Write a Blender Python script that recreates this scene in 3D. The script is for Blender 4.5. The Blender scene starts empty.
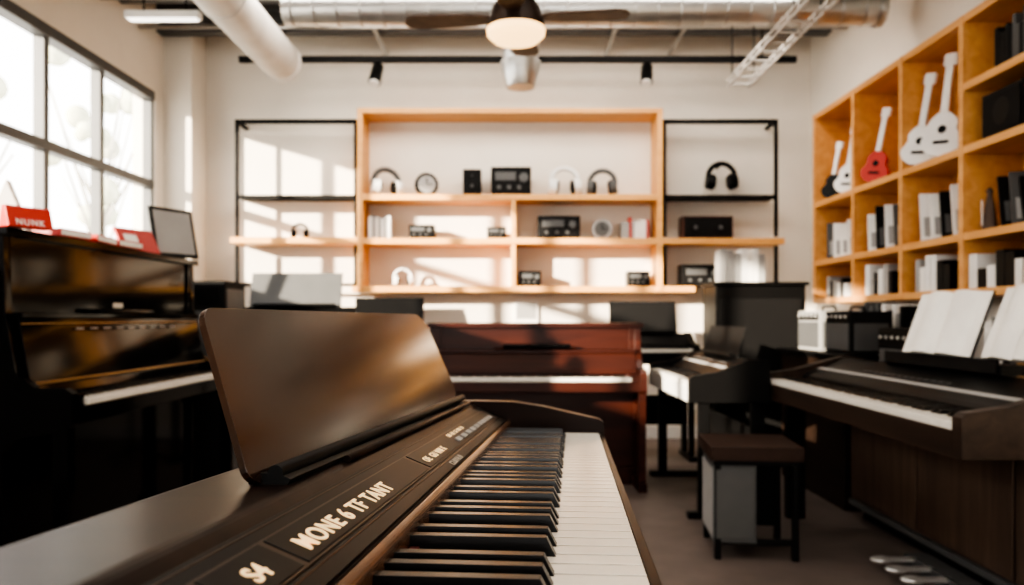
import bpy, bmesh, math, random
from mathutils import Matrix, Vector
random.seed(7)
H=1.15; F=796.0; HY=318.0
def px(x,y,Y): return Vector(((x-512)/F*Y, Y, H-(y-HY)/F*Y))

# ---------------- materials ----------------
def mat(name,col,rough=.5,metal=0,kind=None,col2=None,scale=5,bump=0,coat=0,emit=0,spec=None):
    m=bpy.data.materials.new(name); m.use_nodes=True
    nt=m.node_tree; b=nt.nodes['Principled BSDF']
    c=(*col,1)
    b.inputs['Base Color'].default_value=c
    b.inputs['Roughness'].default_value=rough
    b.inputs['Metallic'].default_value=metal
    if coat: b.inputs['Coat Weight'].default_value=coat; b.inputs['Coat Roughness'].default_value=.12
    if spec is not None: b.inputs['Specular IOR Level'].default_value=spec
    if emit:
        b.inputs['Emission Color'].default_value=c; b.inputs['Emission Strength'].default_value=emit
    tc=nt.nodes.new('ShaderNodeTexCoord')
    mp=nt.nodes.new('ShaderNodeMapping'); nt.links.new(tc.outputs['Object'],mp.inputs['Vector'])
    n=nt.nodes.new('ShaderNodeTexNoise'); n.inputs['Scale'].default_value=scale; n.inputs['Detail'].default_value=6
    nt.links.new(mp.outputs['Vector'],n.inputs['Vector'])
    if kind in('woodx','woody','woodz'):
        s={'woodx':(.08,1,1),'woody':(1,.08,1),'woodz':(1,1,.08)}[kind]
        mp.inputs['Scale'].default_value=s
        n.inputs['Distortion'].default_value=.6
    cr=nt.nodes.new('ShaderNodeValToRGB')
    c2=col2 if col2 else tuple(v*.88 for v in col)
    cr.color_ramp.elements[0].position=.35; cr.color_ramp.elements[1].position=.65
    cr.color_ramp.elements[0].color=(*c2,1); cr.color_ramp.elements[1].color=c
    nt.links.new(n.outputs['Fac'],cr.inputs['Fac']); nt.links.new(cr.outputs['Color'],b.inputs['Base Color'])
    if bump:
        bp=nt.nodes.new('ShaderNodeBump'); bp.inputs['Strength'].default_value=bump; bp.inputs['Distance'].default_value=.01
        nt.links.new(n.outputs['Fac'],bp.inputs['Height']); nt.links.new(bp.outputs['Normal'],b.inputs['Normal'])
    return m
WALL=mat('wall_paint',(.79,.73,.65),.85,scale=3,col2=(.76,.70,.62),bump=.05)
CEIL=mat('ceiling_paint',(.52,.49,.45),.8,scale=4,bump=.05)
FLOOR=mat('floor_carpet_tile',(.17,.135,.12),.55,scale=5,col2=(.14,.11,.097),bump=.1,spec=.3)
OAK=mat('oak_wood',(.78,.42,.15),.45,kind='woodx',col2=(.68,.34,.11),scale=14)
OAKY=mat('oak_wood_y',(.72,.38,.14),.45,kind='woody',col2=(.62,.30,.10),scale=14)
BROWN=mat('brown_lacquer',(.022,.011,.0075),.30,kind='woodx',col2=(.012,.006,.0045),scale=22,spec=.10)
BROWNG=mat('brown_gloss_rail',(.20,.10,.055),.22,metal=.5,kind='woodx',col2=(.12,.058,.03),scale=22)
STANDM=mat('brown_gloss_panel',(.050,.024,.014),.15,kind='woodz',col2=(.020,.010,.007),scale=6,spec=.55)
MAHOG=mat('mahogany',(.050,.0125,.007),.32,kind='woodx',col2=(.028,.007,.0045),scale=16,spec=.25)
WALNUT=mat('walnut',(.115,.070,.048),.5,kind='woodz',col2=(.07,.043,.03),scale=16,spec=.3)
WENGE=mat('dark_wenge',(.045,.027,.019),.4,kind='woody',col2=(.025,.015,.011),scale=18,spec=.25)
BLKG=mat('black_gloss',(.003,.003,.0035),.09,spec=.09)
BLKS=mat('black_satin',(.007,.0067,.0067),.38,spec=.15)
BLKM=mat('black_matte',(.011,.0105,.0105),.65,spec=.15)
PANELB=mat('panel_black',(.008,.0065,.006),.36,spec=.15)
STRIP=mat('panel_strip_bronze',(.060,.038,.026),.35,metal=.3,spec=.3)
IVORY=mat('white_key',(.84,.80,.73),.25,col2=(.80,.76,.69),coat=.2)
EBONY=mat('black_key',(.006,.005,.005),.22,spec=.4)
SILVER=mat('galvanised_steel',(.62,.61,.59),.35,metal=.9,scale=9)
CHROME=mat('chrome',(.85,.84,.82),.3,metal=.7)
WHITEP=mat('white_plastic',(.84,.82,.79),.4)
GREYP=mat('grey_plastic',(.10,.10,.10),.45,spec=.3)
LGREY=mat('light_grey',(.36,.35,.34),.5)
DKFR=mat('window_frame_grey',(.11,.11,.11),.5)
DUCTW=mat('white_duct',(.62,.59,.55),.5)
RED=mat('red_cover',(.50,.03,.018),.45)
PAPER=mat('paper',(.87,.84,.79),.7)
TAN=mat('tan_cover',(.6,.35,.15),.6)
BRLEA=mat('brown_leather',(.045,.024,.017),.5,bump=.2,scale=60,spec=.2)
BRSPK=mat('brown_speaker',(.09,.03,.016),.5)
GOLD=mat('brass',(.50,.32,.14),.3,metal=.9)
FELT=mat('red_felt',(.12,.015,.012),.9)
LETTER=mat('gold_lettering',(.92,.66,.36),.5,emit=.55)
LETS=mat('silver_lettering',(.7,.64,.55),.4)
LAMP=mat('warm_lamp_glass',(1,.62,.26),.5,emit=1.9)
TUBE=mat('fluorescent_diffuser',(1,.95,.88),.5,emit=1.5)
BARK=mat('bark',(.45,.42,.37),.9)
LEAF=mat('foliage',(.56,.56,.44),.9,col2=(.43,.43,.32),scale=4)
GRASS=mat('outdoor_ground',(.7,.69,.66),.9)
GLASS=bpy.data.materials.new('window_glass'); GLASS.use_nodes=True
nt=GLASS.node_tree; nt.nodes.clear()
o=nt.nodes.new('ShaderNodeOutputMaterial'); mx=nt.nodes.new('ShaderNodeMixShader'); t=nt.nodes.new('ShaderNodeBsdfTransparent'); g=nt.nodes.new('ShaderNodeBsdfGlossy')
g.inputs['Roughness'].default_value=.02; mx.inputs[0].default_value=.05
nt.links.new(t.outputs[0],mx.inputs[1]); nt.links.new(g.outputs[0],mx.inputs[2]); nt.links.new(mx.outputs[0],o.inputs[0])

# ---------------- mesh builder ----------------
class MB:
    def __init__(s,name,M=None):
        s.name=name; s.bm=bmesh.new(); s.mats=[]; s.M=M or Matrix.Identity(4)
    def mi(s,m):
        if m not in s.mats: s.mats.append(m)
        return s.mats.index(m)
    def faces(s,vs,fs,m,smooth=False,X=None):
        T=s.M@X if X is not None else s.M
        bv=[s.bm.verts.new(T@Vector(v)) for v in vs]; k=s.mi(m); out=[]
        for f in fs:
            try: fc=s.bm.faces.new([bv[i] for i in f])
            except ValueError: continue
            fc.material_index=k; fc.smooth=smooth; out.append(fc)
        return out
    def box(s,x0,x1,y0,y1,z0,z1,m,X=None):
        v=[(x0,y0,z0),(x1,y0,z0),(x1,y1,z0),(x0,y1,z0),(x0,y0,z1),(x1,y0,z1),(x1,y1,z1),(x0,y1,z1)]
        s.faces(v,[(0,3,2,1),(4,5,6,7),(0,1,5,4),(1,2,6,5),(2,3,7,6),(3,0,4,7)],m,X=X)
    def prism(s,pts,x0,x1,m,axis='x',X=None,smooth=False):
        n=len(pts)
        def P(a,p):
            if axis=='x': return (a,p[0],p[1])
            if axis=='y': return (p[0],a,p[1])
            return (p[0],p[1],a)
        v=[P(x0,p) for p in pts]+[P(x1,p) for p in pts]
        s.faces(v,[tuple(range(n))[::-1],tuple(range(n,2*n))],m,X=X)
        s.faces(v,[(i,(i+1)%n,n+(i+1)%n,n+i) for i in range(n)],m,smooth,X=X)
    def cyl(s,p1,p2,r,m,r2=None,seg=20,caps=True,X=None):
        p1=Vector(p1);p2=Vector(p2);r2=r if r2 is None else r2
        d=(p2-p1).normalized(); a=d.orthogonal().normalized(); b=d.cross(a)
        v=[];
        for p,rr in((p1,r),(p2,r2)):
            for i in range(seg):
                t=2*math.pi*i/seg; v.append(p+a*math.cos(t)*rr+b*math.sin(t)*rr)
        s.faces(v,[(i,(i+1)%seg,seg+(i+1)%seg,seg+i) for i in range(seg)],m,True,X=X)
        if caps: s.faces(v,[tuple(range(seg))[::-1],tuple(range(seg,2*seg))],m,X=X)
    def lathe(s,c,prof,m,seg=24,X=None):
        c=Vector(c); v=[];n=len(prof)
        for i in range(seg):
            t=2*math.pi*i/seg
            for r,z in prof: v.append((c.x+r*math.cos(t),c.y+r*math.sin(t),c.z+z))
        f=[]
        for i in range(seg):
            j=(i+1)%seg
            for k in range(n-1): f.append((i*n+k,j*n+k,j*n+k+1,i*n+k+1))
        s.faces(v,f,m,True,X=X)
    def ell(s,c,r,m,X=None,u=16,w=10):
        c=Vector(c); v=[];f=[]
        for j in range(w+1):
            ph=math.pi*j/w
            for i in range(u):
                t=2*math.pi*i/u
                v.append((c.x+r[0]*math.sin(ph)*math.cos(t),c.y+r[1]*math.sin(ph)*math.sin(t),c.z+r[2]*math.cos(ph)))
        for j in range(w):
            for i in range(u):
                f.append((j*u+i,(j+1)*u+i,(j+1)*u+(i+1)%u,j*u+(i+1)%u))
        s.faces(v,f,m,True,X=X)
    def tube(s,pts,r,m,seg=10,X=None):
        pts=[Vector(p) for p in pts]
        for i in range(len(pts)-1): s.cyl(pts[i],pts[i+1],r,m,seg=seg,X=X)
    def done(s,bevel=.004,seg=2,parent=None):
        bmesh.ops.remove_doubles(s.bm,verts=s.bm.verts,dist=1e-6)
        bmesh.ops.recalc_face_normals(s.bm,faces=s.bm.faces)
        me=bpy.data.meshes.new(s.name); s.bm.to_mesh(me); s.bm.free()
        for m in s.mats: me.materials.append(m)
        ob=bpy.data.objects.new(s.name,me); bpy.context.scene.collection.objects.link(ob)
        if bevel:
            b=ob.modifiers.new('bevel','BEVEL'); b.width=bevel; b.segments=seg; b.limit_method='ANGLE'; b.angle_limit=math.radians(40)
        if parent: ob.parent=parent
        return ob
def TR(loc,rz=0,ry=0,rx=0):
    return Matrix.Translation(loc)@Matrix.Rotation(rz,4,'Z')@Matrix.Rotation(ry,4,'Y')@Matrix.Rotation(rx,4,'X')
def text(body,M,size,m,parent,name='lettering',ext=.0004,sp=1.0,sx=1.0):
    cu=bpy.data.curves.new(name,'FONT'); cu.body=body; cu.size=size; cu.extrude=ext; cu.space_character=sp
    cu.offset=size*.012
    ob=bpy.data.objects.new(name,cu); bpy.context.scene.collection.objects.link(ob)
    cu.materials.append(m); ob.parent=parent; ob.matrix_world=M@Matrix.Diagonal((sx,1,1,1))
    return ob

def keyboard(m,x0,x1,y0,y1,z,th=.02,gap=.03):
    p=(x1-x0)/52; seq='ABCDEFG'; blk='ACDFG'; L=y1-y0
    for i in range(52):
        a=x0+i*p
        m.box(a+p*gap,a+p*(1-gap),y0,y1,z-th,z,IVORY)
        if seq[i%7] in blk and i<51:
            c=a+p; off={'A':.0,'C':-.08,'D':.08,'F':-.1,'G':.0}[seq[i%7]]*p
            w=p*.27; h=L*.075
            ys=y0+L*.34
            v=[(c+off-w,ys,z-.003),(c+off+w,ys,z-.003),(c+off+w,y1,z-.003),(c+off-w,y1,z-.003),
               (c+off-w*.75,ys+L*.05,z+h),(c+off+w*.75,ys+L*.05,z+h),(c+off+w*.75,y1,z+h),(c+off-w*.75,y1,z+h)]
            m.faces(v,[(0,3,2,1),(4,5,6,7),(0,1,5,4),(1,2,6,5),(2,3,7,6),(3,0,4,7)],EBONY)

# ---------------- room ----------------
XL,XR,YB,YF,ZC=-3.17,2.85,7.6,-2.6,3.95
m=MB('floor'); m.box(XL-.2,XR+.2,YF-.2,YB+.2,-.1,0,FLOOR); m.done(0)
m=MB('ceiling'); m.box(XL-.2,XR+.2,YF-.2,YB+.2,ZC,ZC+.1,CEIL); m.done(0)
m=MB('wall_back'); m.box(XL-.2,XR+.2,YB,YB+.2,0,ZC,WALL); m.done(0)
m=MB('wall_right'); m.box(XR,XR+.2,YF,YB,0,ZC,WALL); m.done(0)
WY0,WY1,WZ0,WZ1=.10,7.07,1.62,3.16
m=MB('wall_left')
m.box(XL-.2,XL,YF,YB,0,WZ0,WALL); m.box(XL-.2,XL,YF,YB,WZ1,ZC,WALL)
m.box(XL-.2,XL,WY1,YB,WZ0,WZ1,WALL); m.box(XL-.2,XL,YF,WY0,WZ0,WZ1,WALL)
m.box(XL,-2.92,7.25,YB,0,ZC,WALL); m.done(0)
m=MB('wall_front')
m.box(XL,XR,YF-.2,YF,2.6,ZC,WALL); m.box(XL,XL+1.2,YF-.2,YF,0,2.6,WALL); m.box(XR-1.2,XR,YF-.2,YF,0,2.6,WALL); m.box(XL+1.2,XR-1.2,YF-.2,YF,0,.5,WALL); m.done(0)
m=MB('front_fill_window')  # unseen window added behind the camera to let in fill light
for i in range(4):
    x=XL+1.2+(XR-XL-2.4)*i/3; m.box(x-.03,x+.03,YF-.12,YF-.06,.5,2.6,DKFR)
for z in(.5,1.9,2.54): m.box(XL+1.2,XR-1.2,YF-.12,YF-.06,z,z+.06,DKFR)
m.done(.003)
m=MB('window_1')
xa,xb=XL-.10,XL-.02
mull=[7.07,6.2,5.46,4.66,3.86,3.06,2.26,1.46,.78,.10]
for i,y in enumerate(mull):
    w=.03; m.box(xa,xb,y-w,y+w,WZ0,WZ1,DKFR)
m.box(xa-.01,xb+.02,WY0,WY1,WZ0,WZ0+.07,DKFR); m.box(xa-.01,xb+.02,WY0,WY1,WZ1-.08,WZ1,DKFR); m.box(xa,xb+.01,WY0,WY1,2.30,2.37,DKFR)
m.box(XL-.02,XL+.12,WY0,WY1,WZ0-.04,WZ0,WHITEP)
m.faces([(xa+.03,WY0,WZ0),(xa+.03,WY1,WZ0),(xa+.03,WY1,WZ1),(xa+.03,WY0,WZ1)],[(0,1,2,3)],GLASS)
m.done(.004)
m=MB('baseboard_back'); m.box(-2.92,XR,YB-.015,YB,0,.12,WHITEP); m.done(.003)
m=MB('baseboard_right'); m.box(XR-.015,XR,YF,YB-.015,0,.12,WHITEP); m.done(.003)
# outdoors
m=MB('outdoor_ground'); m.box(-25,XL-.4,-10,40,-.3,-.1,GRASS); m.done(0)
for i,(x,y,h) in enumerate([(-10,19,8),(-13,17.5,8),(-10.5,14.5,6.5),(-14,27,9),(-12,11.5,6.5)]):
    m=MB('tree'); m.cyl((x,y,-.1),(x+.2,y,h*.6),.14,BARK,r2=.07)
    for k in range(7):
        a=random.uniform(0,6.28); m.cyl((x+.15,y,h*random.uniform(.3,.5)),(x+1.2*math.cos(a),y+1.2*math.sin(a),h*random.uniform(.65,.95)),.05,BARK,r2=.015,seg=8)
    for k in range(9):
        a=random.uniform(0,6.28);r=random.uniform(.2,1.3)
        m.ell((x+r*math.cos(a),y+r*math.sin(a),h*random.uniform(.4,1)),(random.uniform(.2,.4),)*3,LEAF,u=8,w=6)
    m.done(0)

# ---------------- ceiling things ----------------
for k,Y in enumerate([7.15,6.4,5.0,3.6,2.0]):
    m=MB('ceiling_beam')
    m.box(XL,XR,Y-.06,Y+.06,ZC-.05,ZC,GREYP); m.box(XL,XR,Y-.01,Y+.01,ZC-.22,ZC-.05,GREYP); m.box(XL,XR,Y-.06,Y+.06,ZC-.25,ZC-.22,GREYP)
    m.done(.003)
m=MB('white_air_duct'); m.cyl((-1.98,1.5,3.35),(-1.98,6.85,3.35),.165,DUCTW,seg=32)
for y in(2.5,4.0,5.4,6.8): m.cyl((-1.98,y,3.35),(-1.98,y+.05,3.35),.172,DUCTW,seg=32)
for y in(3,4.5,6.0): m.cyl((-1.98,y,3.5),(-1.98,y,ZC),.01,BLKM,seg=8)
m.done(.004)
m=MB('spiral_air_duct'); m.cyl((-1.6,5.6,3.32),(2.55,5.6,3.32),.11,SILVER,seg=32)
x=-1.55
while x<2.5: m.cyl((x,5.6,3.32),(x+.02,5.6,3.32),.117,SILVER,seg=32); x+=.16
m.cyl((2.55,5.6,3.32),(2.60,5.6,3.32),.125,SILVER,seg=32)
m.cyl((.06,5.6,3.3),(.06,5.6,2.95),.125,SILVER,seg=32); m.cyl((.06,5.6,2.95),(.06,5.6,2.77),.145,SILVER,r2=.10,seg=32)
for x in(-1.4,.8,2.3): m.cyl((x,5.6,3.42),(x,5.6,ZC),.008,BLKM,seg=8)
m.done(.003)
m=MB('thin_conduit_pipes')
for y,z,r in((6.75,3.62,.02),(5.9,3.60,.03),(6.1,3.62,.03),(4.6,3.62,.03)): m.cyl((XL+.01,y,z),(XR-.01,y,z),r,SILVER,seg=12)
for x in(-1.2,.9,1.5): m.cyl((x,1,3.67),(x,YB-.01,3.67),.02,SILVER,seg=12)
m.done(0)
m=MB('cable_tray')
CX=1.93
for dx in(-.09,.09):
    m.box(CX+dx-.008,CX+dx+.008,2,6.8,3.12,3.135,DUCTW); m.box(CX+dx-.008,CX+dx+.008,2,6.8,3.17,3.185,DUCTW)
y=2.1
while y<6.8:
    m.box(CX-.10,CX+.10,y,y+.02,3.12,3.132,DUCTW)
    for dx in(-.09,.09): m.box(CX+dx-.006,CX+dx+.006,y,y+.02,3.13,3.175,DUCTW)
    y+=.2
for y in(3,5.2,6.65):
    for dx in(-.09,.09): m.cyl((CX+dx,y,3.17),(CX+dx,y,ZC),.006,BLKM,seg=8)
m.done(0)
m=MB('track_light_rail'); m.box(-2.4,2.5,6.98,7.03,3.40,3.45,BLKM)
for x in(-2,0,2.2): m.cyl((x,7,3.45),(x,7,ZC),.008,BLKM,seg=8)
for x in(-1.18,1.19):
    m.cyl((x,7,3.42),(x,7,3.34),.014,BLKM,seg=10)
    m.cyl((x,7.02,3.37),(x-.02,6.93,3.20),.048,BLKS,r2=.055,seg=20)
    m.cyl((x-.02,6.93,3.20),(x-.021,6.925,3.19),.045,WHITEP,seg=20)
m.done(.002)
m=MB('linear_ceiling_lamp'); m.box(-2.72,-2.2,5.58,5.66,3.26,3.31,WHITEP); m.box(-2.70,-2.22,5.59,5.65,3.25,3.262,TUBE)
for x in(-2.6,-2.3): m.cyl((x,5.62,3.31),(x,5.62,ZC),.006,BLKM,seg=8)
m.done(.003)
# ceiling fan
fc=Vector((.02,4.0,0))
m=MB('ceiling_fan')
m.cyl((fc.x,4,ZC),(fc.x,4,2.85),.018,BLKS); m.cyl((fc.x,4,ZC-.08),(fc.x,4,ZC),.07,BLKS,r2=.05)
m.cyl((fc.x,4,2.70),(fc.x,4,2.86),.11,BLKS,r2=.07,seg=32); m.cyl((fc.x,4,2.60),(fc.x,4,2.71),.15,WENGE,r2=.12,seg=40)
m.lathe((fc.x,4,2.60),[(.148,0),(.145,-.03),(.115,-.058),(.06,-.075),(.0005,-.08)],LAMP,seg=40)
for k in range(4):
    X=TR((fc.x,4,2.655),math.radians(-6+90*k),0,math.radians(3))
    m.prism([(.12,-.03),(.22,-.065),(.50,-.080),(.55,-.06),(.57,0),(.55,.06),(.50,.080),(.22,.065),(.12,.03)],-.005,.005,WALNUT,'z',X=X)
m.done(.003)

# ---------------- back wall shelving ----------------
SY=7.25
m=MB('wooden_wall_shelf')
def bz(y): return H-(y-HY)/F*SY
def bx(x): return (x-512)/F*SY
x0,x1=bx(357),bx(663)
m.box(x0,x0+.05,SY,YB,bz(291),bz(108),OAK); m.box(x1-.05,x1,SY,YB,bz(291),bz(108),OAK)
m.box(x0+.05,x1-.05,SY,YB,bz(113),bz(108),OAK)
m.box(x0+.05,x1-.05,SY,YB,bz(200),bz(194),OAK); m.box(x0+.05,x1-.05,SY,YB,bz(244),bz(238),OAK)
m.box(x0-.05,x1+.3,SY+.01,YB,bz(292),bz(286),OAK)
m.box(bx(511),bx(516),SY+.005,YB,bz(286),bz(244),OAK); m.box(bx(511),bx(516),SY+.005,YB,bz(238),bz(200),OAK)
m.box(bx(230),x0,SY,YB,bz(243),bz(237),OAK); m.box(x1,bx(785),SY,YB,bz(244),bz(238),OAK)
m.done(.004)
m=MB('black_metal_shelf_frame')
for a,b in((bx(233),x0-.01),(x1+.01,bx(780))):
    for X0 in(a,b-.03):
        m.box(X0,X0+.03,7.30,7.33,bz(236),bz(118),BLKM)
        m.box(X0,X0+.03,7.30,7.33,bz(285),bz(245),BLKM)
        m.box(X0,X0+.03,7.33,YB,bz(118)-.03,bz(118),BLKM)
    m.box(a,b,7.30,7.33,bz(122),bz(118),BLKM); m.box(a,b,7.30,7.33,bz(198),bz(194),BLKM); m.box(a,b,7.33,YB-.001,bz(196),bz(194.5),BLKM)
m.box(bx(233),x0-.01,7.30,7.33,bz(286),bz(283),BLKM)
m.done(.002)
S1,S2,S3=bz(194),bz(238),bz(286)
def headphones(name,c,r,m1,m2,rz=0,tilt=.12):
    m=MB(name,TR(c,rz,0,-tilt))
    pts=[(r*math.cos(t),0,r*1.0+r*math.sin(t)*1.0) for t in [math.radians(-20+220*i/14) for i in range(15)]]
    m.tube(pts,r*.19,m1,seg=10)
    for sx in(-1,1):
        m.cyl((sx*r*.62,0,r*.62),(sx*r*1.14,0,r*.68),r*.62,m2,r2=r*.50,seg=20); m.cyl((sx*r*.46,0,r*.60),(sx*r*.64,0,r*.62),r*.46,BLKM,r2=r*.58,seg=20)
    return m.done(.002)
def clock(name,c,r,face,rim,rz=0):
    m=MB(name,TR(c,rz,0,-.08))
    m.cyl((0,0,r),(0,.05,r),r,rim,seg=32); m.cyl((0,-.004,r),(0,0,r),r*.75,face,seg=32)
    m.box(-.005,.005,-.008,-.004,r,r*1.6,BLKS); m.box(0,r*.45,-.008,-.004,r-.004,r+.004,BLKS)
    m.box(-r*.6,r*.6,0,.07,0,.02,rim); m.done(.002)
Yh=7.38
for x,mm,m2,r,rz in((387,GREYP,WHITEP,.125,.5),(565,WHITEP,WHITEP,.13,.1),(602,GREYP,GREYP,.12,-.2)):
    p=px(x,0,Yh); headphones('headphones',(p.x,Yh,S1+.004),r,mm,m2,rz=rz)
p=px(427,0,Yh); clock('desk_clock',(p.x,Yh,S1+.002),.11,LGREY,BLKM,.25)
p=px(602,0,Yh); clock('desk_clock',(p.x,Yh,S2+.002),.095,GREYP,LGREY,-.2)
p=px(722,187,7.4); headphones('headphones',(p.x,7.42,S1+.06),.125,BLKS,BLKS,0,0)
m=MB('headphone_hook'); m.cyl((p.x,7.42,S1+.30),(p.x,YB,S1+.30),.01,BLKM); m.done(0)
p=px(300,0,Yh); headphones('headphones',(p.x,Yh,S2+.004),.07,GREYP,BLKS,.2)
p=px(403,0,Yh); headphones('headphones',(p.x,Yh,S3+.004),.08,WHITEP,WHITEP,.2)
def speaker(name,x0,x1,z0,h,body,style=1,y0=7.32,d=.18):
    a=px(x0,0,y0).x;b=px(x1,0,y0).x
    m=MB(name); m.box(a,b,y0,y0+d,z0+.002,z0+h,body)
    m.box(a+.012,b-.012,y0-.006,y0,z0+.014,z0+h-.012,BLKM)
    w=b-a
    if style==2:
        m.box(a+w*.1,a+w*.62,y0-.010,y0-.005,z0+h*.52,z0+h*.82,GREYP)
        for k in range(3): m.cyl((a+w*(.2+.25*k),y0-.016,z0+h*.28),(a+w*(.2+.25*k),y0-.005,z0+h*.28),h*.08,GREYP,seg=16)
        m.cyl((a+w*.82,y0-.02,z0+h*.62),(a+w*.82,y0-.005,z0+h*.62),h*.17,GREYP,seg=20)
        m.done(.005); return
    if w>h*1.3: cs=[(a+w*.25,z0+h*.5,min(h*.33,w*.18)),(a+w*.75,z0+h*.5,min(h*.33,w*.18))]
    else: cs=[((a+b)/2,z0+h*.35,w*.33),((a+b)/2,z0+h*.75,w*.16)]
    for cx,cz,r in cs:
        m.cyl((cx,y0-.010,cz),(cx,y0-.004,cz),r,BLKS,seg=24); m.cyl((cx,y0-.012,cz),(cx,y0-.009,cz),r*.75,BLKM,r2=r*.8,seg=24); m.ell((cx,y0-.010,cz),(r*.3,.01,r*.3),GREYP)
    m.done(.004)
speaker('bookshelf_speaker',463,481,S1,.24,BLKS)
speaker('stereo_amplifier',491,531,S1,.26,BLKS,2)
speaker('radio',538,580,S2,.21,BLKS,2)
speaker('stereo_amplifier',409,434,S2,.13,BLKS,2)
speaker('radio',487,506,S2,.11,BLKS,2)
speaker('brown_radio',683,733,S2,.21,BRSPK)
speaker('bookshelf_speaker',519,541,S3,.14,BLKS,2)
speaker('bookshelf_speaker',628,650,S3,.14,BLKS,2)
speaker('stereo_amplifier',682,722,S3,.20,BLKS,2)
def books(name,x,y,z,n,axis,hs,mats,w=.03,d=.16,pages=True):
    m=MB(name)
    for i in range(n):
        h=random.uniform(*hs); t=w*random.uniform(.7,1.2)
        mm=random.choice(mats); pm=PAPER if pages else mm
        if axis=='x':
            m.box(x,x+t*.92,y,y+d,z+.001,z+h,mm); m.box(x+.003,x+t*.92-.003,y+.004,y+d+.002,z+.004,z+h+.001,pm); x+=t
        else:
            m.box(x,x+d,y,y+t*.92,z+.001,z+h,mm); m.box(x+.004,x+d+.002,y+.003,y+t*.92-.003,z+.004,z+h+.001,pm); y+=t
    m.done(.002)
p=px(368,0,7.35); books('row_of_books',p.x,7.36,S2,7,'x',(.17,.22),[PAPER,LGREY,WHITEP,WALNUT])
p=px(622,0,7.35); books('row_of_books',p.x,7.36,S2,9,'x',(.15,.21),[PAPER,RED,WHITEP,LGREY])
m=MB('white_notice_card'); m.box(.02,.25,YB-.03,YB,1.10,1.33,PAPER); m.box(.04,.23,YB-.034,YB-.029,1.14,1.29,LGREY); m.done(.003)

# ---------------- right wall shelf ----------------
m=MB('wooden_cubby_shelf')
XS=2.5; cols=[3.1,3.83,4.44,5.13,5.85,6.60]; rows=[1.29,1.60,2.08,2.81]
t=.022
for y in cols: m.box(XS,XR-.02,y-t,y+t,rows[0]-t,rows[-1]+t,OAKY)
for z in rows:
    for i in range(5): m.box(XS+.003,XR-.02,cols[i]+t,cols[i+1]-t,z-t,z+t,OAKY)
for i in(0,1): m.box(XS+.003,XR-.02,cols[i]+t,cols[i+1]-t,2.43-t,2.43+t,OAKY)
m.box(XR-.02,XR-.001,cols[0]-t,cols[-1]+t,rows[0]-t,rows[-1]+t,OAKY)
m.done(.003)
def guitar(name,loc,rz,roll,L,body,neck):
    m=MB(name,TR(loc,rz,roll,-.10))
    pts=[]
    for i in range(28):
        t=2*math.pi*i/28
        z=math.cos(t); w=math.sin(t)
        wid=.165*L*(1.15-.30*z)*(1-.30*math.exp(-((z-.15)/.25)**2))
        pts.append((w*wid,.22*L+(z*.22*L)))
    m.prism(pts,-.02,.02,body,'y')
    m.cyl((0,-.021,.26*L),(0,-.024,.26*L),.04*L,BLKM)
    m.box(-.034*L,.034*L,-.028,-.008,.42*L,.88*L,neck); m.box(-.055*L,.055*L,-.024,-.004,.88*L,1.0*L,neck)
    m.box(-.07*L,.07*L,-.026,-.02,.12*L,.15*L,BLKM)
    for k in range(3):
        for sx in(-1,1): m.cyl((sx*.05*L,-.014,(.9+.035*k)*L),(sx*.075*L,-.014,(.9+.035*k)*L),.008*L,CHROME,seg=8)
    m.done(.004)
R90=-math.pi/2
G=math.radians(-50)
Z2=2.08+t+.002
guitar('ukulele',(2.585,5.70,Z2+.01),G,.16,.54,RED,WHITEP)
guitar('ukulele',(2.56,5.03,Z2+.01),G,.12,.58,WHITEP,WHITEP)
guitar('ukulele',(2.56,4.76,Z2+.01),G,.08,.62,WHITEP,PAPER)
guitar('ukulele',(2.58,6.44,Z2+.01),G,.14,.46,BLKS,WHITEP)
guitar('ukulele',(2.58,6.16,Z2+.01),G,.12,.52,WHITEP,WHITEP)
m=MB('black_speaker_box'); m.box(2.54,2.80,3.95,4.30,Z2,Z2+.24,BLKS); m.box(2.532,2.54,3.97,4.28,Z2+.02,Z2+.22,BLKM); m.cyl((2.53,4.12,Z2+.12),(2.533,4.12,Z2+.12),.07,BLKS); m.done(.006)
books('row_of_books',2.55,3.95,2.43+t,9,'y',(.16,.26),[BLKS,GREYP,BLKM],d=.2,pages=False)
def leaning(name,y0,z0,n,hs,mats,dy=.11,w=.20):
    m=MB(name)
    for i in range(n):
        h=random.uniform(*hs)
        X=TR((2.53,y0+dy*i,z0+.002),-.35,0,random.uniform(-.38,-.28))
        mm=mats[i%len(mats)]
        m.box(0,w,0,.022,0,h,mm,X=X); m.box(.02,w-.02,-.001,.001,.03,h*.5,GREYP if mm==BLKS else LGREY,X=X)
    m.done(.002)
Z1=1.60+t; Z0=1.29+t
leaning('leaning_sheet_music_books',4.56,Z1,4,(.29,.36),[WHITEP,BLKS,PAPER,WHITEP],dy=.12)
leaning('leaning_sheet_music_books',5.26,Z1,4,(.27,.34),[GREYP,WHITEP,BLKS,PAPER],dy=.13)
leaning('leaning_sheet_music_books',6.0,Z1,4,(.26,.32),[WHITEP,PAPER,WHITEP,GREYP],dy=.13)
leaning('leaning_sheet_music_books',3.93,Z1,3,(.26,.32),[BLKS,GREYP,BLKS],dy=.09)
m=MB('metronome'); m.lathe((2.60,4.33,Z1),[(.001,0),(.05,0),(.045,.02),(.028,.14),(.014,.20),(.022,.22),(.001,.24)],WALNUT,seg=4); m.box(2.555,2.56,4.325,4.335,Z1+.03,Z1+.17,CHROME); m.done(.002)
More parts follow.
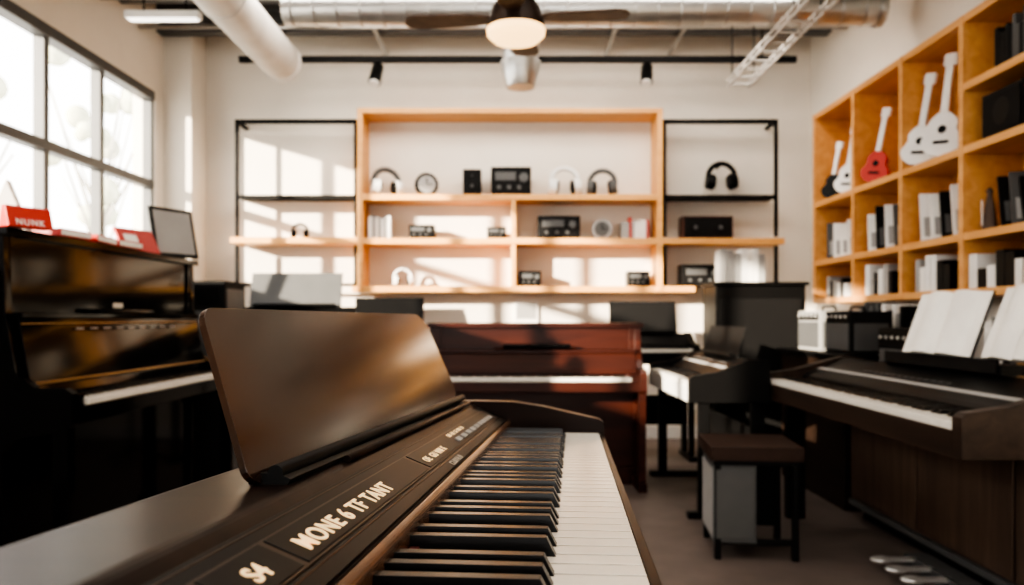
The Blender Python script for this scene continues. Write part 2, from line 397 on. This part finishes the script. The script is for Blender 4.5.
for y,mm in((4.6,PAPER),(5.3,WHITEP),(6.0,LGREY),(3.95,PAPER)):
    books('stack_of_boxes',2.53,y,Z0,6,'y',(.10,.22),[mm,WHITEP,LGREY,BLKS],w=.075,d=.2,pages=False)

# ---------------- pianos ----------------
def upright(name,loc,rz,W,Ht,kz,zl,kd,wood,panel,D=.5,trim=None):
    m=MB(name,TR(loc,rz)); w=W/2
    side=[(D,.0),(D,Ht-.03),(0,Ht-.03),(-.01,zl),(-.05,kz+.11),(-.12,kz+.055),(-kd+.03,kz+.05),(-kd,kz+.03),(-kd,kz-.09),(-kd+.03,kz-.12),(-.05,kz-.15),(-.0,kz-.2),(0,0)]
    for a in(-w,w-.045): m.prism(side,a,a+.045,wood)
    m.box(-w-.015,w+.015,-.025,D+.01,Ht-.03,Ht,wood)
    m.box(-w+.045,w-.045,.012,.03,zl,Ht-.03,panel)
    for a,b in((-w+.045,-w+.08),(w-.08,w-.045)): m.box(a,b,0,.013,zl,Ht-.03,wood)
    m.box(-w+.045,w-.045,-.05,.03,zl-.02,zl,wood)
    m.prism([(.02,zl-.02),(-.035,zl-.02),(-.085,kz+.05),(-.095,kz+.015),(-.08,kz+.003),(.02,kz+.003)],-w+.045,w-.045,panel)
    m.box(-w+.045,w-.045,-.094,-.080,kz-.001,kz+.004,FELT)
    if trim:
        m.box(-w+.05,w-.05,-.095,-.080,kz+.058,kz+.068,trim); m.box(-w+.05,w-.05,-.051,-.035,zl-.045,zl-.040,trim)
    m.box(-w+.045,w-.045,-kd+.02,.05,kz-.10,kz-.030,wood); m.box(-w+.045,w-.045,-kd+.0,-kd+.02,kz-.09,kz-.028,wood)
    kw=min(1.23*1.3,W-.20)/2
    for a,b in((-w+.045,-kw),(kw,w-.045)): m.box(a,b,-kd+.02,-.08,kz-.03,kz+.02,wood)
    keyboard(m,-kw,kw,-kd+.006,-.082,kz,th=.026)
    m.box(-w+.045,w-.045,.02,.04,.12,kz-.10,panel); m.box(-w+.045,w-.045,.0,.05,0.0,.12,wood); m.box(-w+.045,w-.045,D-.03,D,0,Ht-.03,wood)
    for sx in(-1,1):
        x=sx*(w-.03)
        m.box(x-.025,x+.025,-kd+.02,-kd+.08,.06,kz-.10,wood); m.box(x-.028,x+.028,-kd+.0,.0,0,.06,wood)
    for i in(-1,0,1): m.box(i*.09-.012,i*.09+.012,-.10,.0,.06,.075,GOLD)
    m.cyl((-.28,-.04,zl+.012),(.28,-.04,zl+.012),.012,panel,seg=12)
    return m
m=upright('mahogany_upright_piano',(.16,5.50,0),0,1.46,1.115,.755,.93,.27,MAHOG,MAHOG)
m.cyl((-.22,-.055,.955),(.24,-.055,.955),.018,BLKG,seg=14)
for x in(-.2,.22): m.cyl((x,-.055,.955),(x,-.02,.955),.01,GOLD,seg=10)
m.done(.005)
m=upright('black_upright_piano',(-1.98,4.02,0),math.pi/2,1.85,1.505,.825,1.17,.27,BLKG,BLKG,D=.55,trim=GOLD)
m.box(-.05,.05,.008,.012,1.20,1.225,LETS)
for i in range(9): m.box(-.5+i*.12,-.45+i*.12,-.062,-.05,1.10,1.107,LGREY)
bp=m.done(.004)

def digital(name,loc,rz,W,kz,body,depth=.45,rest=None,legs=True,strip=None,legmat=BLKS,slip=None,arm=.05,kl=.152,top=None):
    m=MB(name,TR(loc,rz)); w=W/2; slip=slip or body; ke=.016+kl
    m.box(-w+arm,w-arm,.016,depth,kz-.12,kz-.030,body); m.box(-w+arm,w-arm,0,.016,kz-.12,kz-.028,slip)
    prof=[(0,kz-.12),(0,kz+.02),(.02,kz+.035),(.16,kz+.055),(depth-.12,kz+.13),(depth,kz+.12),(depth,kz-.12)]
    for a in(-w,w-arm): m.prism(prof,a,a+arm,body)
    keyboard(m,-w+arm+.004,w-arm-.004,.002,ke,kz,th=.028)
    m.prism([(ke,kz-.022),(ke,kz+.022),(ke+.022,kz+.034),(depth-.12,kz+.122),(depth-.01,kz+.112),(depth-.01,kz-.022)],-w+arm,w-arm,top or body)
    if strip:
        X=TR((0,ke+.03,kz+.0375),0,0,math.atan2(.088,depth-.142-ke))
        m.box(-w+arm+.01,w-arm-.01,.05,.075,0,.004,strip,X=X)
        for i in range(14): m.box(-.45+i*.06,-.415+i*.06,.10,.112,0,.004,GREYP,X=X)
    if rest:
        rw,rh,rm=rest
        X=TR((0,depth-.12,kz+.12),0,0,-.28)
        m.box(-rw,rw,0,.014,0,rh,rm,X=X); m.box(-rw*.9,rw*.9,-.04,0,0,.02,BLKS,X=X)
    if legs:
        for sx in(-1,1):
            x=sx*(w-.05)
            m.box(x-.02,x+.02,.06,.12,.03,kz-.12,legmat); m.box(x-.018,x+.018,depth-.1,depth-.02,.03,kz-.12,legmat); m.box(x-.03,x+.03,.0,depth,0,.035,legmat)
        m.box(-w+.06,w-.06,depth-.06,depth-.04,.25,.50,legmat)
    return m
m=digital('digital_piano_with_wood_body',(1.48,3.64,0),R90,2.04,.80,WENGE,depth=.56,legs=False,strip=LGREY,arm=.06,kl=.185,top=BLKS)
m.box(-.98,-.92,.10,.20,0,.675,BLKS)
m.box(-.42,.55,.42,.52,.925,.965,BLKS); m.box(-.40,.53,.41,.425,.93,.985,BLKM)
m.done(.004)
m=MB('piano_display_cabinet')
m.box(1.97,2.62,1.6,4.6,.10,.676,WALNUT); m.box(2.02,2.60,1.62,4.58,0,.10,BLKM)
for y in(1.6,2.35,3.1,3.85): m.box(1.955,1.972,y+.01,y+.74,.12,.655,WALNUT)
m.box(1.94,1.972,1.6,4.6,.08,.11,GREYP)
m.done(.004)
m=MB('piano_pedals')
m.box(1.82,1.93,3.25,3.70,.0,.06,GREYP)
for y in(3.34,3.48,3.62): m.box(1.68,1.84,y-.020,y+.020,.045,.06,CHROME); m.ell((1.68,y,.052),(.05,.040,.015),CHROME)
m.done(.003)
def openbook(name,loc,rz,w,h):
    m=MB(name,TR(loc,rz,0,-.35))
    for sx in(-1,1):
        n=8; v=[];
        for i in range(n+1):
            t=i/n; x=sx*w*t; y=-.03*math.sin(math.pi*min(1,t*1.3)**.8)*1.0
            v+= [(x,y,0),(x,y,h),(x,.006,0),(x,.006,h)]
        f=[]
        for i in range(n):
            a=4*i;b=a+4; f+=[(a,b,b+1,a+1),(a+2,a+3,b+3,b+2),(a,a+2,b+2,b),(a+1,b+1,b+3,a+3)]
        m.faces(v,f,PAPER)
    m.box(-w,w,.006,.012,-.002,h+.003,BLKS)
    m.done(0)
openbook('open_sheet_music',(1.88,3.55,.990),R90+.05,.26,.29)
openbook('open_sheet_music',(1.88,2.99,.990),R90-.12,.26,.30)
m=digital('digital_piano',(1.01,5.20,0),R90,1.34,.785,BLKS,depth=.46,rest=(.42,.20,BLKM),strip=LGREY,slip=WHITEP)
m.done(.003)
m=digital('digital_piano',(-1.80,6.30,0),0,1.1,1.12,BLKS,depth=.42,rest=(.38,.30,GREYP)); m.done(.003)
m=MB('sheet_music_stand',TR((-.97,6.3,0)))
m.box(-.27,.27,0,.02,1.12,1.31,BLKS); m.cyl((0,.03,.03),(0,.03,1.15),.015,BLKM)
for a in range(3):
    t2=a*2.094+.5; m.cyl((0,.03,.12),(.28*math.cos(t2),.03+.28*math.sin(t2),.01),.01,BLKM)
m.box(-.27,.27,-.05,0,1.10,1.12,BLKS); m.done(.004)
m=digital('digital_piano',(1.10,6.35,0),0,.80,.90,BLKS,depth=.42,rest=(.28,.28,BLKM)); m.done(.003)
# stool
m=MB('piano_stool',TR((1.18,3.97,0),math.radians(-6)))
m.box(-.20,.20,-.21,.21,.45,.475,BLKS)
m.box(-.215,.215,-.225,.225,.475,.54,BRLEA)
m.box(-.20,.0,-.20,.17,.08,.45,GREYP); m.box(-.19,-.01,-.206,-.20,.10,.43,GREYP); m.box(-.206,-.20,-.19,.16,.10,.43,LGREY)
for sx in(-1,1):
    for sy in(-1,1): m.box(sx*.18-.015,sx*.18+.015,sy*.19-.015,sy*.19+.015,0,.45,BLKS)
m.box(-.18,.18,-.195,-.18,.07,.10,BLKS); m.box(-.18,.18,.18,.195,.07,.10,BLKS); m.box(.0,.18,.17,.18,.10,.45,BLKM)
m.done(.012,3)
# other background goods
m=MB('black_display_cabinet'); m.box(1.56,2.25,6.1,6.5,0,1.40,BLKS); m.box(1.59,2.22,6.09,6.1,.1,1.3,BLKM); m.box(1.54,2.27,6.07,6.52,1.40,1.425,BLKS)
m.done(.005)
books('row_of_binders',1.60,6.12,1.426,7,'x',(.16,.26),[WHITEP,PAPER,LGREY],w=.05,pages=False)
m=MB('display_counter'); m.box(1.98,2.7,4.75,5.85,0,.90,WENGE); m.box(1.95,2.72,4.72,5.88,.90,.93,BLKS); m.done(.004)
def amp(name,x0,x1,y0,y1,z0,h,side='x',body=BLKM):
    m=MB(name); m.box(x0,x1,y0,y1,z0+.001,z0+h,body)
    m.box(x0-.006,x0,y0+.02,y1-.02,z0+.02,z0+h*.72,GREYP); m.box(x0-.006,x0,y0+.02,y1-.02,z0+h*.76,z0+h-.02,BLKS)
    m.box(x0+.02,x1-.02,y0-.006,y0,z0+.02,z0+h*.72,GREYP)
    for i in range(5): 
        yy=y0+.05+(y1-y0-.1)*i/4; m.cyl((x0-.018,yy,z0+h*.87),(x0-.006,yy,z0+h*.87),.010,CHROME,seg=10)
    m.tube([(( x0+x1)/2-.0,y0+.08,z0+h),((x0+x1)/2,y0+.1,z0+h+.03),((x0+x1)/2,y1-.1,z0+h+.03),((x0+x1)/2,y1-.08,z0+h)],.008,BLKS,seg=8)
    m.done(.006)
amp('guitar_amplifier',2.05,2.33,5.3,5.7,.93,.27,body=LGREY)
amp('guitar_amplifier',2.05,2.30,4.82,5.2,.93,.26)
books('row_of_books',2.38,4.85,.93,14,'y',(.25,.33),[LGREY,GREYP,BLKS,PAPER],w=.05,d=.2,pages=False)
amp('guitar_amplifier',2.08,2.36,4.15,4.52,.677,.42)
books('row_of_books',2.40,3.3,.677,14,'y',(.35,.5),[BLKS,GREYP,PAPER,TAN],w=.06,d=.18,pages=False)
m=MB('amplifier_stack'); m.box(-2.3,-1.93,5.35,5.75,0,.72,BLKM); m.box(-2.3,-1.93,5.35,5.75,.73,1.40,BLKM); m.box(-1.93,-1.925,5.38,5.72,.05,.68,GREYP); m.box(-1.93,-1.925,5.38,5.72,.78,1.35,GREYP)
m.box(-2.27,-1.96,5.343,5.35,.78,1.2,GREYP); m.box(-2.27,-1.96,5.343,5.35,1.24,1.36,BLKS); m.done(.006)
# things on black piano
TZ=1.505
m=MB('red_sign_block'); M=TR((-1.93,3.17,TZ+.002),math.radians(62),0,0)
m.M=M; m.prism([(-.03,0),(.04,0),(.02,.085),(-.005,.085)],-.09,.09,RED); so=m.done(.003)
text('NUNK',M@TR((-.06,-.0285,.010))@Matrix.Rotation(math.atan2(.085,.025),4,'X'),.035,PAPER,so,'sign_lettering',.0006,1.25)
m=MB('paper_cone_sign'); m.M=TR((-2.07,3.27,TZ+.002),.3); m.prism([(-.08,0),(.08,0),(.0,.21)],-.03,.04,PAPER,'y'); m.done(.002)
m=MB('red_music_books')
for i,(y,l) in enumerate([(3.58,.20),(3.83,.22),(4.08,.22)]):
    X=TR((-2.05,y,TZ+.003),math.radians(90+[-8,5,-3][i]))
    m.box(-l/2,l/2,-.10,.10,0,.035,RED,X=X); m.box(-l/2+.003,l/2-.003,-.103,.095,.006,.029,PAPER,X=X)
X=TR((-2.02,4.36,TZ+.004),math.radians(70),0,-.5); m.box(-.13,.13,0,.015,0,.15,RED,X=X); m.box(-.09,.0,-.002,0,.05,.11,PAPER,X=X)
m.done(.002)
m=MB('picture_frame'); X=TR((-1.98,4.72,TZ+.006),math.radians(62),0,-.22)
m.box(-.15,.15,0,.015,0,.30,BLKS,X=X); m.box(-.13,.13,-.002,0,.02,.28,LGREY,X=X); m.box(-.01,.01,.015,.10,0,.02,BLKS,X=X); m.done(.003)

# ---------------- foreground stage piano ----------------
s=1.35
U=Vector((61,796,-39)).normalized(); R=U.cross(Vector((0,0,1))).normalized(); W_=R.cross(U)
FM=Matrix(((U.x,-R.x,W_.x,0),(U.y,-R.y,W_.y,0),(U.z,-R.z,W_.z,H),(0,0,0,1)))@Matrix.Scale(s,4)
m=MB('digital_stage_piano',FM)
D0,D1=.112,1.346
keyboard(m,.118,1.34,-.0426,.110,-.126,gap=.065)
m.box(D0-.004,D1+.004,-.0505,-.0440,-.185,-.1285,BROWN)
m.box(D0,D1,-.046,.25,-.185,-.150,BROWN)
m.box(D0,D1,.098,.104,-.1275,-.1215,FELT)
def arc(cx,cy,r,a0,a1,n):
    return [(cx+r*math.cos(math.radians(a0+(a1-a0)*i/n)),cy+r*math.sin(math.radians(a0+(a1-a0)*i/n))) for i in range(n+1)]
prof=[(.1115,-.150),(.1115,-.1065),(.160,-.0872)]+arc(.176,-.099,.0185,125,90,4)+arc(.238,-.0925,.012,90,0,5)+[(.250,-.150)]
m.prism(prof,D0,D1,BROWN)
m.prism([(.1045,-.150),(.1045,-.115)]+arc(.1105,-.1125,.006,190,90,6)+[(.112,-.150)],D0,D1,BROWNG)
def slab(y0,y1,z0,z1,h,x0,x1,mm):
    dy,dz=y1-y0,z1-z0; L=math.hypot(dy,dz); ny,nz=-dz/L,dy/L
    m.prism([(y0,z0),(y0+ny*h,z0+nz*h),(y1+ny*h,z1+nz*h),(y1,z1)],x0,x1,mm)
a0,b0=.1125,-.1058; a1,b1=.1600,-.0868
def pp(t): return (a0+(a1-a0)*t,b0+(b1-b0)*t)
def band(t0,t1,h,x0,x1,mm): slab(pp(t0)[0],pp(t1)[0],pp(t0)[1]+.0006,pp(t1)[1]+.0006,h,x0,x1,mm)
band(0,1,.0012,D0+.01,D1-.01,PANELB)
band(.25,.79,.0022,.30,1.30,STRIP)
band(.28,.76,.0028,.375,.69,PANELB)
band(.28,.76,.0028,.305,.368,PANELB)
band(.28,.76,.0028,.70,1.28,PANELB)
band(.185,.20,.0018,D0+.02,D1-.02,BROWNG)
band(.93,.95,.0016,D0+.02,D1-.02,STRIP)
ang=math.atan2(b1-b0,a1-a0)
def PT(x,t,h=.0042):
    y,z=pp(t); return Matrix.Translation((x,y-math.sin(ang)*h,z+.0006+math.cos(ang)*h))@Matrix.Rotation(ang,4,'X')
for i in range(9):
    X=PT(.90+i*.042,.34,.0026); m.box(0,.026,0,.007,0,.002,LGREY,X=X)
ck=[(-.052,-.185),(-.052,-.118)]+arc(-.040,-.116,.012,180,100,4)+[(.05,-.084),(.10,-.0765),(.16,-.0755),(.235,-.0765)]+arc(.240,-.0885,.012,90,0,4)+[(.252,-.185)]
for x0,x1 in((D1,1.395),(.062,D0)): m.prism(ck,x0,x1,BROWN)
# music ledge
m.cyl((.49,.186,-.0735),(1.31,.182,-.0675),.0052,BLKS,seg=20)
m.prism([(.178,-.0815),(.176,-.077),(.184,-.0735),(.200,-.0735),(.204,-.0815)],.49,1.31,BLKS)
m.cyl((.60,.172,-.0785),(1.30,.170,-.0765),.0030,BROWN,seg=14)
# music panel
BL=Vector((.472,.193,-.080));BR=Vector((1.31,.188,-.066));TRr=Vector((1.265,.243,.067));TL=Vector((.490,.236,.031))
out=[]
def rc(cs,ct,rs,rt,a0_,a1_,n=7):
    for i in range(n+1):
        a=math.radians(a0_+(a1_-a0_)*i/n); out.append((cs+rs*math.cos(a),ct+rt*math.sin(a)))
rc(.03,.11,.03,.11,180,270); rc(1-.05,.12,.05,.12,270,360); rc(1-.09,1-.22,.09,.22,0,90,9); rc(.02,1-.10,.02,.10,90,180)
nrm=(BR-BL).cross(TL-BL).normalized()
pts=[(BL.lerp(BR,sx)).lerp(TL.lerp(TRr,sx),ty) for sx,ty in out]
N=len(pts); th=.0045
c=sum(pts,Vector())/N
pts=[p-nrm*((p-c).dot(nrm)) for p in pts]
v=pts+[p-nrm*th for p in pts]
m.faces(v,[tuple(range(N)),tuple(range(N,2*N))[::-1]]+[(i,(i+1)%N,N+(i+1)%N,N+i) for i in range(N)],STANDM)
for x in(.70,1.1): m.prism([(.20,-.081),(.235,-.081),(.225,-.02),(.215,-.02)],x,x+.02,BLKS)
m.M=Matrix.Identity(4)
for d in(.2,1.28):
    p=FM@Vector((d,.04,-.186)); q=FM@Vector((d,.2,-.186))
    for k in(p,q):
        m.box(k.x-.025,k.x+.025,k.y-.025,k.y+.025,0.03,k.z+.012,BLKS)
    m.box(q.x-.10,p.x+.08,p.y-.03,q.y+.04,0,.035,BLKS)
fp=m.done(.0012,2)
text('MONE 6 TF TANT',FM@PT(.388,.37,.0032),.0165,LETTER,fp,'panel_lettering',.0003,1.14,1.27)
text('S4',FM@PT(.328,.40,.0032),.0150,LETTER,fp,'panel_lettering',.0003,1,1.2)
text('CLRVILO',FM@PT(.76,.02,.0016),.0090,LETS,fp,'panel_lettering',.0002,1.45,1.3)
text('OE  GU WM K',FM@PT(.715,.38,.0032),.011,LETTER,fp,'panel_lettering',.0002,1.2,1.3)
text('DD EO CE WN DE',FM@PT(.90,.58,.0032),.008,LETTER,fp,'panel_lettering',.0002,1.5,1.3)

# ---------------- lights ----------------
w=bpy.data.worlds.new('World'); bpy.context.scene.world=w; w.use_nodes=True
bg=w.node_tree.nodes['Background']; bg.inputs[0].default_value=(1,.98,.94,1); bg.inputs[1].default_value=4.0
def light(name,typ,loc,d,e,col,size=1,sy=None):
    l=bpy.data.lights.new(name,typ); l.energy=e; l.color=col
    o=bpy.data.objects.new(name,l); bpy.context.scene.collection.objects.link(o); o.location=loc
    o.rotation_euler=Vector(d).to_track_quat('-Z','Y').to_euler()
    if typ=='AREA':
        l.shape='RECTANGLE'; l.size=size; l.size_y=sy or size
    return o,l
o,l=light('sun','SUN',(-8,0,6),(1,.95,-.30),15,(1,.88,.70)); l.angle=math.radians(1)
light('ceiling_fill_light','AREA',(0,2.2,3.6),(0,.15,-1),50,(1,.92,.82),3.5,3)  # broad soft fill added below the ceiling, not tied to any fixture
light('ceiling_fill_light','AREA',(0,5.9,3.57),(0,.35,-1),95,(1,.92,.82),4,1)  # second added fill, aimed towards the back shelves, no lamp there
vs=bpy.context.scene.view_settings
try: vs.look='AgX - High Contrast'
except Exception as e: print(e)
vs.exposure=.35
# ---------------- camera ----------------
cd=bpy.data.cameras.new('camera'); cam=bpy.data.objects.new('camera',cd); bpy.context.scene.collection.objects.link(cam)
cam.location=(0,0,H); cam.rotation_euler=(math.pi/2,0,0)
cd.sensor_width=36; cd.lens=F/1024*36; cd.shift_y=(HY-292.5)/1024; cd.clip_start=.02
cd.dof.use_dof=True; cd.dof.focus_distance=.80; cd.dof.aperture_fstop=6.0
bpy.context.scene.camera=cam
